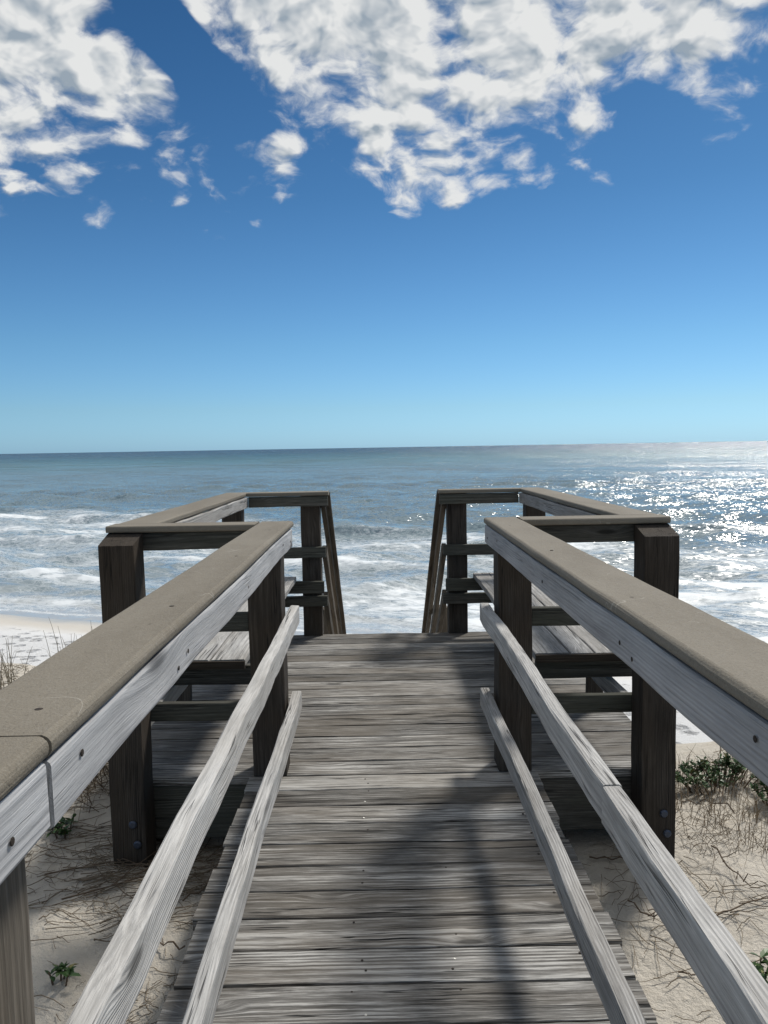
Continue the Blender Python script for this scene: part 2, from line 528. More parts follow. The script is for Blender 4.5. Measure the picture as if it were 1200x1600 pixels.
def wood(name, dark, mid, light, brown=None, brown_amt=0.0, crack=1.0, bump=1.0, contrast=1.0, ring=0.0085, ks=(1.9, 6.5, 2.2), kk=1.0, wobble=.020):
    mt, T = new_mat(name)
    wco = T.attr('wco').outputs['Vector']
    tone = T.attr('tone').outputs['Fac']
    u, v, w = T.sep(wco)
    k = T.math('MULTIPLY', T.vor(T.vm('MULTIPLY', wco, ks), 1.0, 'F1'), 1.0/kk)
    kn = T.ss(k, .26, .04)
    wob = T.math('MULTIPLY', T.math('SUBTRACT', T.noise(T.vm('MULTIPLY', wco, (1.3, 9, 9)), 1.0, 3, .5), .5), wobble)
    v2 = T.math('ADD', T.math('ADD', v, wob), T.math('MULTIPLY', kn, .022))
    w2 = T.math('ADD', w, T.math('MULTIPLY', wob, .7))
    rr = T.math('SQRT', T.math('ADD', T.math('MULTIPLY', v2, v2), T.math('MULTIPLY', w2, w2)))
    jit = T.math('MULTIPLY', T.noise(T.vm('MULTIPLY', wco, (.6, 40, 40)), 1.0, 2, .5), 1.6)
    rg = T.math('SINE', T.math('ADD', T.math('MULTIPLY', rr, 2*math.pi/ring), T.math('MULTIPLY', jit, 3.0)))
    rg = T.lin(rg, -1, 1)
    wv2 = T.comb(u, v2, w2)
    fib = T.noise(T.vm('MULTIPLY', wv2, (9, 270, 270)), 1.0, 4, .68)
    fib2 = T.noise(T.vm('MULTIPLY', wv2, (3.6, 80, 80)), 1.0, 5, .64)
    blot = T.noise(T.vm('MULTIPLY', wco, (3.0, 8, 8)), 1.0, 5, .62)
    ck = T.math('ABSOLUTE', T.math('SUBTRACT', T.noise(T.vm('MULTIPLY', T.comb(u, v2, w2), (1.3, 95, 95)), 1.0, 2, .5), .5))
    gate = T.ss(T.noise(T.vm('MULTIPLY', wco, (2.5, 34, 34)), 1.0, 2), .53, .62)
    ckm = T.math('MULTIPLY', T.math('MULTIPLY', T.ss(ck, .036, .006), gate), T.ss(k, .22, .40))
    ckm = T.math('MULTIPLY', ckm, crack)
    t = T.math('ADD', T.math('MULTIPLY', T.math('SUBTRACT', rg, .5), T.math('MULTIPLY', T.ss(blot, .35, .65), .42*contrast)), T.math('MULTIPLY', T.math('SUBTRACT', fib, .5), 1.25*contrast))
    t = T.math('ADD', t, T.math('MULTIPLY', T.math('SUBTRACT', fib2, .5), .95*contrast))
    t = T.math('ADD', t, T.math('MULTIPLY', T.math('SUBTRACT', blot, .5), .8))
    t = T.math('ADD', T.math('ADD', t, .5), T.math('SUBTRACT', tone, .5))
    col = T.ramp(t, [(0.0, dark), (.5, mid), (1.0, light)])
    if brown:
        bm_ = T.ss(T.noise(T.vm('MULTIPLY', wco, (1.2, 5, 5)), 1.0, 3), .35, .7, 0, brown_amt)
        col = T.mix(bm_, col, brown)
    core = T.ss(k, .115, .06)
    col = T.mix(T.math('MULTIPLY', core, .82), col, tuple(x*.55 for x in dark))
    col = T.mix(T.math('MULTIPLY', T.ss(k, .2, .12), T.math('SUBTRACT', .35, T.math('MULTIPLY', core, .3))), col, tuple(x*.8 for x in mid))
    col = T.mix(ckm, col, tuple(x*.25 for x in dark))
    hgt = T.math('ADD', T.math('MULTIPLY', rg, .22), T.math('MULTIPLY', fib, .4))
    hgt = T.math('ADD', hgt, T.math('MULTIPLY', fib2, .7))
    hgt = T.math('SUBTRACT', hgt, T.math('MULTIPLY', ckm, 1.6))
    hgt = T.math('ADD', hgt, T.math('MULTIPLY', blot, .8))
    finish(T, col, .86, hgt, .9*bump, .0035, .18)
    return mt


M_DECK = wood('weathered_deck_wood', (.040, .0375, .035), (.158, .152, .143), (.46, .45, .43), (.14, .118, .092), .5, 1.0, 1.5, 1.35)
M_RAIL = wood('silver_rail_wood', (.115, .113, .110), (.31, .306, .300), (.56, .553, .54), (.27, .24, .20), .35, .8, 1.1, .85, .0065)
M_TOP = wood('smooth_rail_wood', (.13, .132, .137), (.33, .334, .342), (.52, .525, .535), (.30, .28, .25), .15, .35, .8, .5, .0075, (2.1, 6.0, .7), 1.7)
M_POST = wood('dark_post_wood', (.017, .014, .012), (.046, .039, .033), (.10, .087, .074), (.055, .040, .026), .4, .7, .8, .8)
M_BROWN = wood('brown_post_wood', (.035, .030, .025), (.095, .083, .068), (.18, .16, .135), (.12, .09, .06), .45, .8, .9, .8, .014)
M_RIM = wood('stained_rim_wood', (.024, .023, .020), (.072, .069, .061), (.155, .148, .132), (.062, .068, .05), .45, .7, .8)

M_CAP, T = new_mat('tan_cap_board')
wco = T.attr('wco').outputs['Vector']
sp_ = T.noise(wco, 300, 3, .65)
sm_ = T.noise(wco, 55, 4, .6)
lg_ = T.noise(T.vm('MULTIPLY', wco, (2.0, 7, 7)), 1.0, 4, .6)
c = T.mix(T.ss(lg_, .3, .7), (.150, .130, .100), (.192, .170, .135))
c = T.mix(T.ss(sm_, .42, .7, 0, .35), c, (.205, .184, .150))
c = T.mix(T.ss(sp_, .56, .72, 0, .6), c, (.075, .066, .052))
c = T.mix(T.ss(sp_, .44, .30, 0, .5), c, (.26, .245, .215))
scr = T.math('ABSOLUTE', T.math('SUBTRACT', T.noise(T.vm('ADD', wco, (3.1, 2.7, 0)), 9, 2, .4), .5))
c = T.mix(T.math('MULTIPLY', T.ss(scr, .006, .001), T.ss(T.noise(wco, 5, 2), .58, .66, 0, .5)), c, (.38, .36, .32))
spot = T.vor(T.vm('MULTIPLY', wco, (7, 14, 14)), 1.0, 'F1')
c = T.mix(T.math('MULTIPLY', T.ss(spot, .075, .03), T.ss(T.noise(wco, 3, 2), .52, .6, 0, .7)), c, (.07, .055, .04))
finish(T, c, .8, T.math('ADD', sp_, T.math('MULTIPLY', sm_, 1.2)), .6, .002, .25)


def plain(name, col, rough, metal=0.0, scale=60, amt=.35):
    mt, T = new_mat(name)
    g = T.n('ShaderNodeTexCoord').outputs['Object']
    n = T.noise(g, scale, 4, .6)
    c = T.mix(T.ss(n, .35, .7, 0, amt), col, tuple(x*.5 for x in col))
    b = finish(T, c, rough, n, .4, .002, .4)
    b.inputs['Metallic'].default_value = metal
    return mt


M_SCREW = plain('screw_metal', (.62, .60, .56), .35, .9, 400)
M_BOLT = plain('galvanised_bolt', (.07, .085, .12), .45, .8, 200)
M_NAIL = plain('rusty_nail', (.035, .026, .02), .8, .2, 300)
M_TWIG = plain('dry_twig', (.115, .082, .055), .9, 0, 40, .5)
M_LITTER = plain('dry_vine', (.19, .15, .105), .9, 0, 12, .7)
M_STRAW = plain('dry_straw', (.27, .21, .14), .9, 0, 40, .6)
M_STALK = plain('grey_stalk', (.17, .145, .10), .9, 0, 40, .5)

MAT_LEAF, T = new_mat('green_leaf')
tone = T.attr('tone').outputs['Fac']
c = T.ramp(tone, [(0, (.020, .045, .016)), (.55, (.045, .095, .030)), (.9, (.085, .14, .045)), (1.0, (.16, .15, .05))])
b = finish(T, c, .45, None, spec=.4)
b.inputs['Transmission Weight'].default_value = 0.0

# ------------------------------------------------------------------ board builder
BOARD_SEED = [0]


class Wood:
    """collects boards into one mesh, with grain coordinates stored on the vertices"""
    def __init__(self):
        self.v = []; self.f = []; self.w = []; self.t = []

    def board(self, p0, p1, wdir, width, thick, rad=.004, seg=2, tone=None, rough=.0012, step=.12, bow=0.0, endj=0.0, notch=None):
        """p0,p1: ends of the centre line; wdir: direction of 'width'"""
        BOARD_SEED[0] += 1
        rs = np.random.default_rng(BOARD_SEED[0]*7+3)
        p0 = Vector(p0); p1 = Vector(p1)
        L = (p1-p0).length
        ax = (p1-p0)/L
        wd = Vector(wdir); wd = (wd-ax*wd.dot(ax)).normalized()
        td = ax.cross(wd)
        if tone is None:
            tone = .5
        tone = tone + rs.normal(0, .07)
        prof = []
        hw, ht = width/2, thick/2
        rad = min(rad, hw*.95, ht*.95)
        for (cx_, cy_, a0) in ((hw-rad, ht-rad, 0), (-hw+rad, ht-rad, 90), (-hw+rad, -ht+rad, 180), (hw-rad, -ht+rad, 270)):
            for j in range(seg+1):
                a = R(a0+90*j/seg)
                prof.append((cx_+rad*math.cos(a), cy_+rad*math.sin(a)))
        n = len(prof)
        K = max(2, int(L/step)+1)
        e0 = rs.normal(0, endj) if endj else 0
        e1 = rs.normal(0, endj) if endj else 0
        base = len(self.v)
        hv, hw2 = rs.uniform(-.09, .09), rs.uniform(.02, .16)*rs.choice([-1, 1])
        tilt, off = rs.normal(0, .012), rs.uniform(-60, 60)
        zo = float(rs.integers(0, 7))*0.0
        ph = rs.uniform(0, 6.28, 6)
        for i in range(K):
            f = i/(K-1)
            s = f*L
            if i == 0: s -= e0
            if i == K-1: s += e1
            cw = bow*math.sin(math.pi*f)+rough*(math.sin(s*5+ph[0])+.6*math.sin(s*13+ph[1]))
            ct = rough*(math.sin(s*4+ph[2])+.6*math.sin(s*11+ph[3]))
            for (a, b_) in prof:
                jx, jy = rs.normal(0, rough*.35), rs.normal(0, rough*.35)
                q = p0+ax*s+wd*(a+cw+jx)+td*(b_+ct+jy)
                self.v.append(q)
                self.w.append((s+off, a+hv+tilt*s, b_+hw2+zo))
                self.t.append(tone)
        for i in range(K-1):
            for j in range(n):
                a = base+i*n+j; b_ = base+i*n+(j+1) % n
                self.f.append((a, b_, b_+n, a+n))
        self.f.append(tuple(base+j for j in range(n))[::-1])
        self.f.append(tuple(base+(K-1)*n+j for j in range(n)))
        return self

    def build(self, name, mat, parent=None):
        me = bpy.data.meshes.new(name)
        o_loc = parent.matrix_world.translation if parent else Vector((0, 0, 0))
        me.from_pydata([tuple(p) for p in self.v], [], self.f)
        a = me.attributes.new('wco', 'FLOAT_VECTOR', 'POINT')
        a.data.foreach_set('vector', np.array(self.w, np.float32).reshape(-1))
        a = me.attributes.new('tone', 'FLOAT', 'POINT')
        a.data.foreach_set('value', np.array(self.t, np.float32))
        me.materials.append(mat)
        me.update()
        o = bpy.data.objects.new(name, me)
        COL.objects.link(o)
        if parent is not None:
            o.parent = parent
            o.matrix_parent_inverse = PINV[root_of(parent).name]
        return o


PINV = {}


def root_of(o):
    while o.parent is not None:
        o = o.parent
    return o


def thing(name, label, cat, loc=(0, 0, 0), group=None):
    o = bpy.data.objects.new(name, None)
    o.empty_display_size = .2
    COL.objects.link(o)
    o.location = loc
    o['label'] = label
    o['category'] = cat
    if group:
        o['group'] = group
    PINV[o.name] = Matrix.Translation(Vector(loc)).inverted()
    return o


def one(name, mat, parent, *args, **kw):
    return Wood().board(*args, **kw).build(name, mat, parent)


def disc(name, mat, parent, c, n, r, h, seg=10, proto={}):
    """a small domed head on a surface"""
    key = (name, r, h, mat.name)
    if key not in proto:
        v = []; f = []
        for k, (rr, hh) in enumerate(((r, 0), (r, h*.6), (r*.7, h))):
            for j in range(seg):
                a = 2*math.pi*j/seg
                v.append((rr*math.cos(a), rr*math.sin(a), hh))
        for k in range(2):
            for j in range(seg):
                f.append((k*seg+j, k*seg+(j+1) % seg, (k+1)*seg+(j+1) % seg, (k+1)*seg+j))
        f.append(tuple(2*seg+j for j in range(seg)))
        me = bpy.data.meshes.new(name)
        me.from_pydata(v, [], f)
        me.materials.append(mat)
        proto[key] = me
    o = bpy.data.objects.new(name, proto[key])
    COL.objects.link(o)
    M = Vector(n).to_track_quat('Z', 'Y').to_matrix().to_4x4()
    M.translation = Vector(c)
    o.parent = parent
    if parent.type == 'EMPTY':
        o.matrix_parent_inverse = PINV[root_of(parent).name]
    o.matrix_basis = M
    return o


# ------------------------------------------------------------------ dimensions
HALF = .606                      # half width of the walkway
YE = 3.165                       # front edge of the landing
YL = 5.645                       # far edge of the landing
LH = 1.20                        # half width of the landing
PI_, PO = .452, .592             # walkway posts, inner and outer face
ZC = 1.078                       # top of the caps
CT = .027                        # cap thickness
ZR = ((.974, 1.0505), (.622, .702), (.243, .322))   # rails (bottom, top)
XR = .393                        # inner face of the walkway rails
RT = .040

# --- walkway
walk = thing('walkway', 'narrow weathered grey plank walkway leading to the landing', 'boardwalk', (0, 1.0, gz(0, 1.0)))
wd = Wood()
bp = .1430
tones = {-1: .42, 0: .64, 1: .60, 2: .62, 3: .42, 4: .44, 5: .38, 6: .34, 7: .56, 8: .30, 9: .78, 10: .80}
y0 = 1.739
k = -16
edges = []
while True:
    a = y0+k*bp
    b_ = a+bp
    if a > 3.10:
        break
    if b_ > 3.15:
        b_ = 3.1605
    tn = tones.get(k, .5+.12*math.sin(k*2.3))
    gap = .005 if k not in (0, 1, 3, 5, 7) else .009
    wd.board((-HALF, (a+b_)/2, -.019), (HALF, (a+b_)/2, -.019), (0, 1, 0), b_-a-gap, .038, .004, 2, tn, .0011, .06, endj=.006)
    edges.append((a, b_))
    k += 1
deck = wd.build('deck', M_DECK, walk)
for x in (-.50, 0.01, .50):
    one('joist', M_POST, walk, (x, -.6, -.132), (x, 3.12, -.132), (0, 0, 1), .184, .038, .004)
for (a, b_) in edges:
    for x in (-.118, .142):
        for q in (.28, .74):
            if b_ < 1.2:
                continue
            if random.random() < .35:
                continue
            yy = a+(b_-a)*q+random.uniform(-.016, .016)
            xx = x+random.uniform(-.022, .022)
            bright = random.random() < .22
            disc('screw' if bright else 'nail', M_SCREW if bright else M_NAIL, walk, (xx, yy, .0000), (0, 0, 1), .0036 if bright else .0036, .0014)
    for x in (-.50, .50):
        for q in (.3, .72):
            if b_ < 1.5:
                continue
            disc('nail', M_NAIL, walk, (x+random.uniform(-.02, .02), a+(b_-a)*q, .0000), (0, 0, 1), .0045, .0015)
for y in (.84, -.5):
    for sx in (-1, 1):
        pass

# --- landing
land = thing('landing', 'square weathered plank landing between the walkway and the stairs', 'boardwalk platform', (0, 4.4, gz(0, 4.4)))
wd = Wood()
n_l = 17
bl = (YL-YE)/n_l
for k in range(n_l):
    a = YE+k*bl
    g = .006 if k % 3 else .010
    wd.board((-LH, a+bl/2, -.019), (LH, a+bl/2, -.019), (0, 1, 0), bl-g, .038, .004, 2, .46+.14*math.sin(k*1.9+.5)+.09*math.sin(k*4.1), .0012, .08, endj=.004)
wd.build('deck', M_DECK, land)
for (y, nm) in ((YE+.035, 'rim_joist'), (YL-.045, 'rim_joist')):
    one(nm, M_RIM, land, (-LH+.012, y, -.158), (LH-.012, y, -.158), (0, 0, 1), .235, .040, .004, tone=.5)
for sx in (-1, 1):
    one('rim_joist', M_RIM, land, (sx*(LH-.035), YE+.058, -.158), (sx*(LH-.035), YL-.068, -.158), (0, 0, 1), .235, .040, .004)
    one('joist', M_POST, land, (sx*.4, YE+.058, -.15), (sx*.4, YL-.068, -.15), (0, 0, 1), .20, .040, .004)
for sx in (-1, 1):
    for y in (4.4, 5.45):
        one('support_post', M_POST, land, (sx*.9, y, -4.2), (sx*.9, y, -.28), (1, 0, 0), .14, .14, .006)


def post(parent, x, y, z0, z1, mat=M_POST, size=.14, slope=0.0, tone=.5, name='post'):
    wd = Wood()
    wd.board((x, y, z0), (x, y, z1), (1, 0, 0), size, size-.003, .006, 2, tone, .0014, .10)
    if slope:
        n = len(wd.v)
        top = max(p.z for p in wd.v)
        for p in wd.v:
            if p.z > top-.004:
                p.z += slope*((p.y-y)/size)
    return wd.build(name, mat, parent)


# --- railings along the walkway
GR1 = 'railings along the narrow walkway'
rails_lab = {-1: 'sunlit silver railing with tan cap along the left walkway edge',
             1: 'railing with knotty blue grey shaded side along the right walkway edge'}
for sx in (-1, 1):
    rl = thing('walkway_railing', rails_lab[sx], 'railing', (sx*.52, 2.0, gz(sx*.52, 2.0)), GR1)
    xo, xi = .5476, .4048
    xc = sx*(xo+xi)/2
    capw = xo-xi
    j = .812
    # caps, butted above the near post
    one('cap', M_CAP, rl, (xc, -1.6, ZC-CT/2), (xc, j-.0025, ZC-CT/2), (1, 0, 0), capw, CT, .0125, 8, .5, .0006, .2)
    one('cap', M_CAP, rl, (xc, j+.0025, ZC-CT/2), (xc, 3.262, ZC-CT/2), (1, 0, 0), capw, CT, .0125, 8, .5, .0008, .2)
    zt = ZR[0]
    xf = sx*(XR+.0135+RT/2)
    hz_ = zt[1]-zt[0]-.001
    zc = (zt[0]+zt[1])/2-.0005
    one('rail', M_TOP, rl, (xf, -1.6, zc), (xf, j-.004, zc), (0, 0, 1), hz_, RT, .005, 2, .62 if sx < 0 else .40, .0012, .1)  # sun and shade put into the tone: left rail lighter, right darker
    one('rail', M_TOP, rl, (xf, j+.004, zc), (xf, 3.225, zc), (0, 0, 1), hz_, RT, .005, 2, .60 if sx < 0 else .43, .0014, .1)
    for (z0, z1), yend in zip(ZR[1:], (3.115, 3.205)):
        zc = (z0+z1)/2
        x = sx*(XR+RT/2)
        brk = {(-1, .622): None, (1, .622): 1.478, (-1, .243): None, (1, .243): None}[(sx, z0)]
        yend = 3.30
        spans = [(-1.6, yend)] if brk is None else [(-1.6, brk-.001), (brk+.001, yend)]
        for (ya, yb) in spans:
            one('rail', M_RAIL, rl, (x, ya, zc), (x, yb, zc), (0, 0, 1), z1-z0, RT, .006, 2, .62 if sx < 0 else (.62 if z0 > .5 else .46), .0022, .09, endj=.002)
    # posts: end post on the landing, then back along the walkway
    post(rl, sx*(PI_+PO)/2, YE-.003+.07, .001, ZC-CT-.001, M_POST, tone=.5)
    for y in (.80, -1.5):
        post(rl, sx*(PI_+PO)/2+sx*.012, y, gz(sx*.52, y)-.4, ZC-CT-.001, M_BROWN, tone=.6)
    # nail heads on the inner face of the top rail
    for y in (.72, .90, 1.35, 1.42, 2.1, 2.9, 3.15):
        disc('nail', M_NAIL, rl, (sx*(XR+.013), y, zt[0]+.03+.02*math.sin(y*9)), (-sx, 0, 0), .0045, .0012)
    for y in (.74, .90, 1.5, 2.2, 2.9):
        disc('nail', M_NAIL, rl, (sx*(xi+.05), y, ZC-.0003), (0, 0, 1), .005, .001)

# --- railings round the landing
GR2 = 'railings round the landing'
lab2 = {-1: 'landing railing with square corner post wrapping the left bench',
        1: 'landing railing with square corner post wrapping the right bench'}
CO, CI = 1.158, .990             # side cap, outer and inner edge
FYC = 5.545                      # far cap, front edge
ZF = 1.070
for sx in (-1, 1):
    rl = thing('landing_railing', lab2[sx], 'railing', (sx*1.08, 4.3, gz(sx*1.08, 4.3)), GR2)
    # corner post in front of the landing rim
    cpst = post(rl, sx*1.083, YE-.071, gz(sx*1.083, YE-.07)-.5, 1.032, M_POST, slope=.040, tone=.46)
    for (bx, bz) in ((.02, -.13), (.035, -.215)):
        bo = disc('bolt', M_BOLT, rl, (sx*1.083+bx, YE-.1405, bz), (0, -1, 0), .017, .010)
    # front cap and rails
    xa, xb = .549, CO
    one('cap', M_CAP, rl, (sx*xa, YE+.05-.012, ZC-CT/2), (sx*xb, YE+.05-.012, ZC-CT/2), (0, 1, 0), .135, CT, .009, 6, .5, .0006, .2)
    for (z0, z1) in ZR:
        one('rail', M_RIM, rl, (sx*.595, YE+.026, (z0+z1)/2-.001), (sx*1.148, YE+.026, (z0+z1)/2-.001), (0, 0, 1), z1-z0-.002, .038, .005, 2, .42, .0012, .1)
    # side cap, rails and posts
    one('cap', M_CAP, rl, (sx*(CO+CI)/2, YE+.108, ZC-CT/2-.0005), (sx*(CO+CI)/2, FYC+.13, ZF-CT/2-.0005), (1, 0, 0), CO-CI, CT, .009, 6, .5, .0006, .2)
    for i, (z0, z1) in enumerate(ZR):
        if i == 1:
            continue
        zb = -.008 if i == 0 else 0
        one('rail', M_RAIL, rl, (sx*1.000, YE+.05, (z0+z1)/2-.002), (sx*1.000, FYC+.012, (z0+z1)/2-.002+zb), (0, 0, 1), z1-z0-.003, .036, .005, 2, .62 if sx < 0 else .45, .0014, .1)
    for y in (YL-.085,):
        post(rl, sx*1.092, y, -.55, ZF-CT-.008, M_POST, tone=.5)
    # far cap, rails and stair-head post
    xs = .40
    one('cap', M_CAP, rl, (sx*xs, FYC+.065, ZF-CT/2), (sx*(CI-.002), FYC+.065, ZF-CT/2), (0, 1, 0), .135, CT, .009, 6, .45, .0006, .2)
    for i, (z0, z1) in enumerate(ZR):
        dz_ = (-.010, -.035, -.015)[i]
        x0 = (.405, .428, .425)[i]
        one('rail', M_RIM, rl, (sx*x0, FYC+.033, (z0+z1)/2+dz_), (sx*.979, FYC+.033, (z0+z1)/2+dz_), (0, 0, 1), z1-z0-.002, .038, .005, 2, (.52, .48, .48)[i], .0012, .1)
    post(rl, sx*.538, FYC+.0545+.07, -.5, ZF-CT-.001, M_POST, tone=.5)

# --- benches
GR3 = 'benches facing each other on the landing'
lab3 = {-1: 'sunlit plank bench along the left railing of the landing',
        1: 'grey plank bench along the right railing of the landing'}
for sx in (-1, 1):
    be = thing('bench', lab3[sx], 'bench', (sx*.82, 4.4, 0), GR3)
    wd = Wood()
    for (xa, xb, tn) in ((.645, .795, .50), (.803, .905, .60), (.912, 1.03, .46), (1.037, 1.135, .46)):
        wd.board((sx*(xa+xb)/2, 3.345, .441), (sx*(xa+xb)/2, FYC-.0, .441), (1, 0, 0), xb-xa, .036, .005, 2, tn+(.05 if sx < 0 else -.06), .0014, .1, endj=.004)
    wd.build('seat', M_RAIL, be)
    one('seat_shade_strip', M_POST, be, (sx*.643, 3.334, .4385), (sx*1.13, 3.334, .4385), (0, 0, 1), .034, .018, .003, 2, .4)  # dark strip added over the seat ends, standing in for their shade
    one('ledger', M_RIM, be, (sx*(.655 if sx > 0 else .60), 3.395, .3775), (sx*1.13, 3.395, .3775), (0, 0, 1), .088, .038, .005, 2, .45)
    one('ledger', M_RIM, be, (sx*.443, FYC-.0065, .3775), (sx*.979, FYC-.0065, .3775), (0, 0, 1), .088, .038, .005, 2, .45)
    for y in (4.02, 5.30):
        one('leg', M_POST, be, (sx*1.10, y, .001), (sx*1.10, y, .422), (1, 0, 0), .088, .038, .005, 2, .5)
    one('ledger', M_POST, be, (sx*.66, 4.02, .3775), (sx*1.05, 4.02, .3775), (0, 0, 1), .088, .038, .005, 2, .5)

# --- stairs going down to the beach
st = thing('staircase', 'wooden stairs dropping from the landing to the beach', 'stairs', (0, 6.0, gz(0, 6.0)))
SL = .715                        # rise over run
NS = 17
for k in range(NS):
    y = YL+.02+.27*k
    z = -.19-.193*k
    wd = Wood()
    for q in (0, 1):
        wd.board((-.42, y+.07+.137*q, z), (.42, y+.07+.137*q, z), (0, 1, 0), .132, .036, .004, 2, .5, .001, .3)
    wd.build('tread', M_DECK, st)
for sx in (-1, 1):
    one('stringer', M_RIM, st, (sx*.445, YL+.03, -.30), (sx*.445, YL+.03+.27*NS, -.30-.193*NS), (0, 0, 1), .26, .040, .004)
GR4 = 'handrails going down the stairs'
lab4 = {-1: 'brown stair handrail dropping from the left side of the stair opening',
        1: 'brown stair handrail dropping from the right side of the stair opening'}
for sx in (-1, 1):
    sr_ = thing('stair_railing', lab4[sx], 'handrail', (sx*.45, 7.5, gz(sx*.45, 7.5)), GR4)
    ya, yb = FYC+.20, FYC+.20+4.3

    def zl(z, y):
        return z-SL*(y-(FYC+.17))
    one('cap', M_BROWN, sr_, (sx*.432, FYC+.135, zl(ZF-CT/2-.034, FYC+.135)), (sx*.432, yb, zl(ZF-CT/2-.034, yb)), (1, 0, 0), .075, CT, .006, 3, .55, .0006, .3)
    for z in (.98, .62, .27):
        one('rail', M_BROWN, sr_, (sx*.448, ya-.03, zl(z, ya-.03)), (sx*.448, yb, zl(z, yb)), (0, 0, 1), .086, .036, .005, 2, .5, .0012, .2)
    for y in (7.3, 8.9):
        post(sr_, sx*.538, y, zl(-1.2, y), zl(ZF-CT-.01, y)-.05, M_BROWN)

# ------------------------------------------------------------------ plants and litter


class Tubes:
    def __init__(self):
        self.v = []; self.f = []; self.t = []

    def tube(self, pts, r0, r1, seg=4):
        pts = [Vector(p) for p in pts]
        base = len(self.v)
        n = len(pts)
        for i, p in enumerate(pts):
            d = (pts[min(i+1, n-1)]-pts[max(i-1, 0)]).normalized()
            a = d.orthogonal().normalized(); b_ = d.cross(a)
            r = r0+(r1-r0)*i/(n-1)
            for j in range(seg):
                q = 2*math.pi*j/seg
                self.v.append(p+a*(r*math.cos(q))+b_*(r*math.sin(q)))
                self.t.append(.4)
        for i in range(n-1):
            for j in range(seg):
                a = base+i*seg+j; b_ = base+i*seg+(j+1) % seg
                self.f.append((a, b_, b_+seg, a+seg))
        self.f.append(tuple(base+j for j in range(seg))[::-1])
        self.f.append(tuple(base+(n-1)*seg+j for j in range(seg)))

    def leaf(self, p, d, nrm, L, Wd, tone):
        d = Vector(d).normalized(); nrm = Vector(nrm)
        s = d.cross(nrm)
        if s.length < 1e-4:
            s = d.orthogonal()
        s.normalize(); nn = s.cross(d)
        b0 = len(self.v)
        for (a, w_, h_) in ((0, 0, 0), (.35, .5, .10), (.7, .42, .08), (1, 0, -.05), (.7, -.42, .08), (.35, -.5, .10), (.5, 0, 0)):
            self.v.append(Vector(p)+d*(L*a)+s*(Wd*w_)+nn*(L*h_*1.0))
            self.t.append(tone)
        self.f += [(b0, b0+1, b0+6), (b0+1, b0+2, b0+6), (b0+2, b0+3, b0+6), (b0+3, b0+4, b0+6), (b0+4, b0+5, b0+6), (b0+5, b0, b0+6)]

    def build(self, name, mat, parent=None):
        me = bpy.data.meshes.new(name)
        me.from_pydata([tuple(p) for p in self.v], [], self.f)
        a = me.attributes.new('tone', 'FLOAT', 'POINT')
        a.data.foreach_set('value', np.array(self.t, np.float32))
        me.materials.append(mat)
        me.update()
        o = bpy.data.objects.new(name, me)
        COL.objects.link(o)
        if parent is not None:
            o.parent = parent
            o.matrix_parent_inverse = PINV[root_of(parent).name]
        return o


def runner(tb, x, y, L, ang, r, lift=.01, curl=.5, n=8):
    """a dry stem lying on the sand"""
    pts = []
    a = ang
    for i in range(n):
        pts.append((x, y, gz(x, y)+lift*(.4+random.random())+r))
        a += random.gauss(0, curl*.35)
        x += math.cos(a)*L/n; y += math.sin(a)*L/n
    tb.tube(pts, r, r*.5, 4)
    return pts


def twig(label, x, y, L, ang, lift=.03, n_br=4, r=.0035):
    t = Tubes()
    pts = runner(t, x, y, L, ang, r, lift, .35, 9)
    for k in range(n_br):
        p = pts[random.randint(2, 7)]
        a = ang+random.choice([-1, 1])*random.uniform(.5, 1.2)
        l = L*random.uniform(.2, .5)
        q = []
        for i in range(5):
            f = i/4
            q.append((p[0]+math.cos(a)*l*f, p[1]+math.sin(a)*l*f, max(p[2]+random.uniform(-.01, .02)+.05*f*random.random(), gz(p[0]+math.cos(a)*l*f, p[1]+math.sin(a)*l*f)+.004)))
        t.tube(q, r*.6, r*.3, 4)
    o = t.build('dead_twig', M_TWIG)
    o['label'] = label
    o['category'] = 'twig'
    o['group'] = 'dead twigs on the sand'
    return o


def inside_deck(x, y):
    return (abs(x) < HALF+.0 and y < YE) or (abs(x) < LH and YE < y < YL)


# litter that nobody could count
random.seed(21)
tb = Tubes()


def scatter(n, xr, yr, Lr, angr, r, lift, dens=None):
    c_ = 0
    while c_ < n:
        x = random.uniform(*xr); y = random.uniform(*yr)
        if abs(x) < .55 and y < YE:
            continue
        if dens and random.random() > dens(x, y):
            continue
        runner(tb, x, y, random.uniform(*Lr), random.uniform(*angr), r*random.uniform(.5, 1.1), lift, random.choice([.15, .3, .6]), 6)
        c_ += 1


def patchy(s, th=.45):
    return lambda x, y: max(0.05, min(1, (float(fbm(np.array([x*1.7]), np.array([y*1.7]), 3, s)[0])-th)*6))


scatter(900, (-2.3, -.6), (1.9, 4.3), (.06, .42), (-.3, .9), .0024, .012, patchy(5, .40))
scatter(500, (-1.7, -.6), (1.9, 3.4), (.03, .12), (0, 6.3), .0016, .006, patchy(15, .40))
scatter(420, (-3.6, -1.1), (2.9, 5.6), (.08, .3), (0, 6.3), .0022, .03, patchy(8, .38))
scatter(330, (.7, 2.8), (1.9, 4.5), (.06, .30), (0, 6.3), .0020, .014, patchy(6, .46))
scatter(520, (1.15, 2.6), (3.0, 4.05), (.06, .22), (0, 6.3), .0016, .05, patchy(9, .36))
scatter(520, (-3.4, -1.7), (4.7, 6.0), (.05, .22), (0, 6.3), .0028, .03, None)
litter = tb.build('dry_vine_litter', M_LITTER)
litter['kind'] = 'stuff'
litter['label'] = 'brown dry vine stems littering the dune sand'

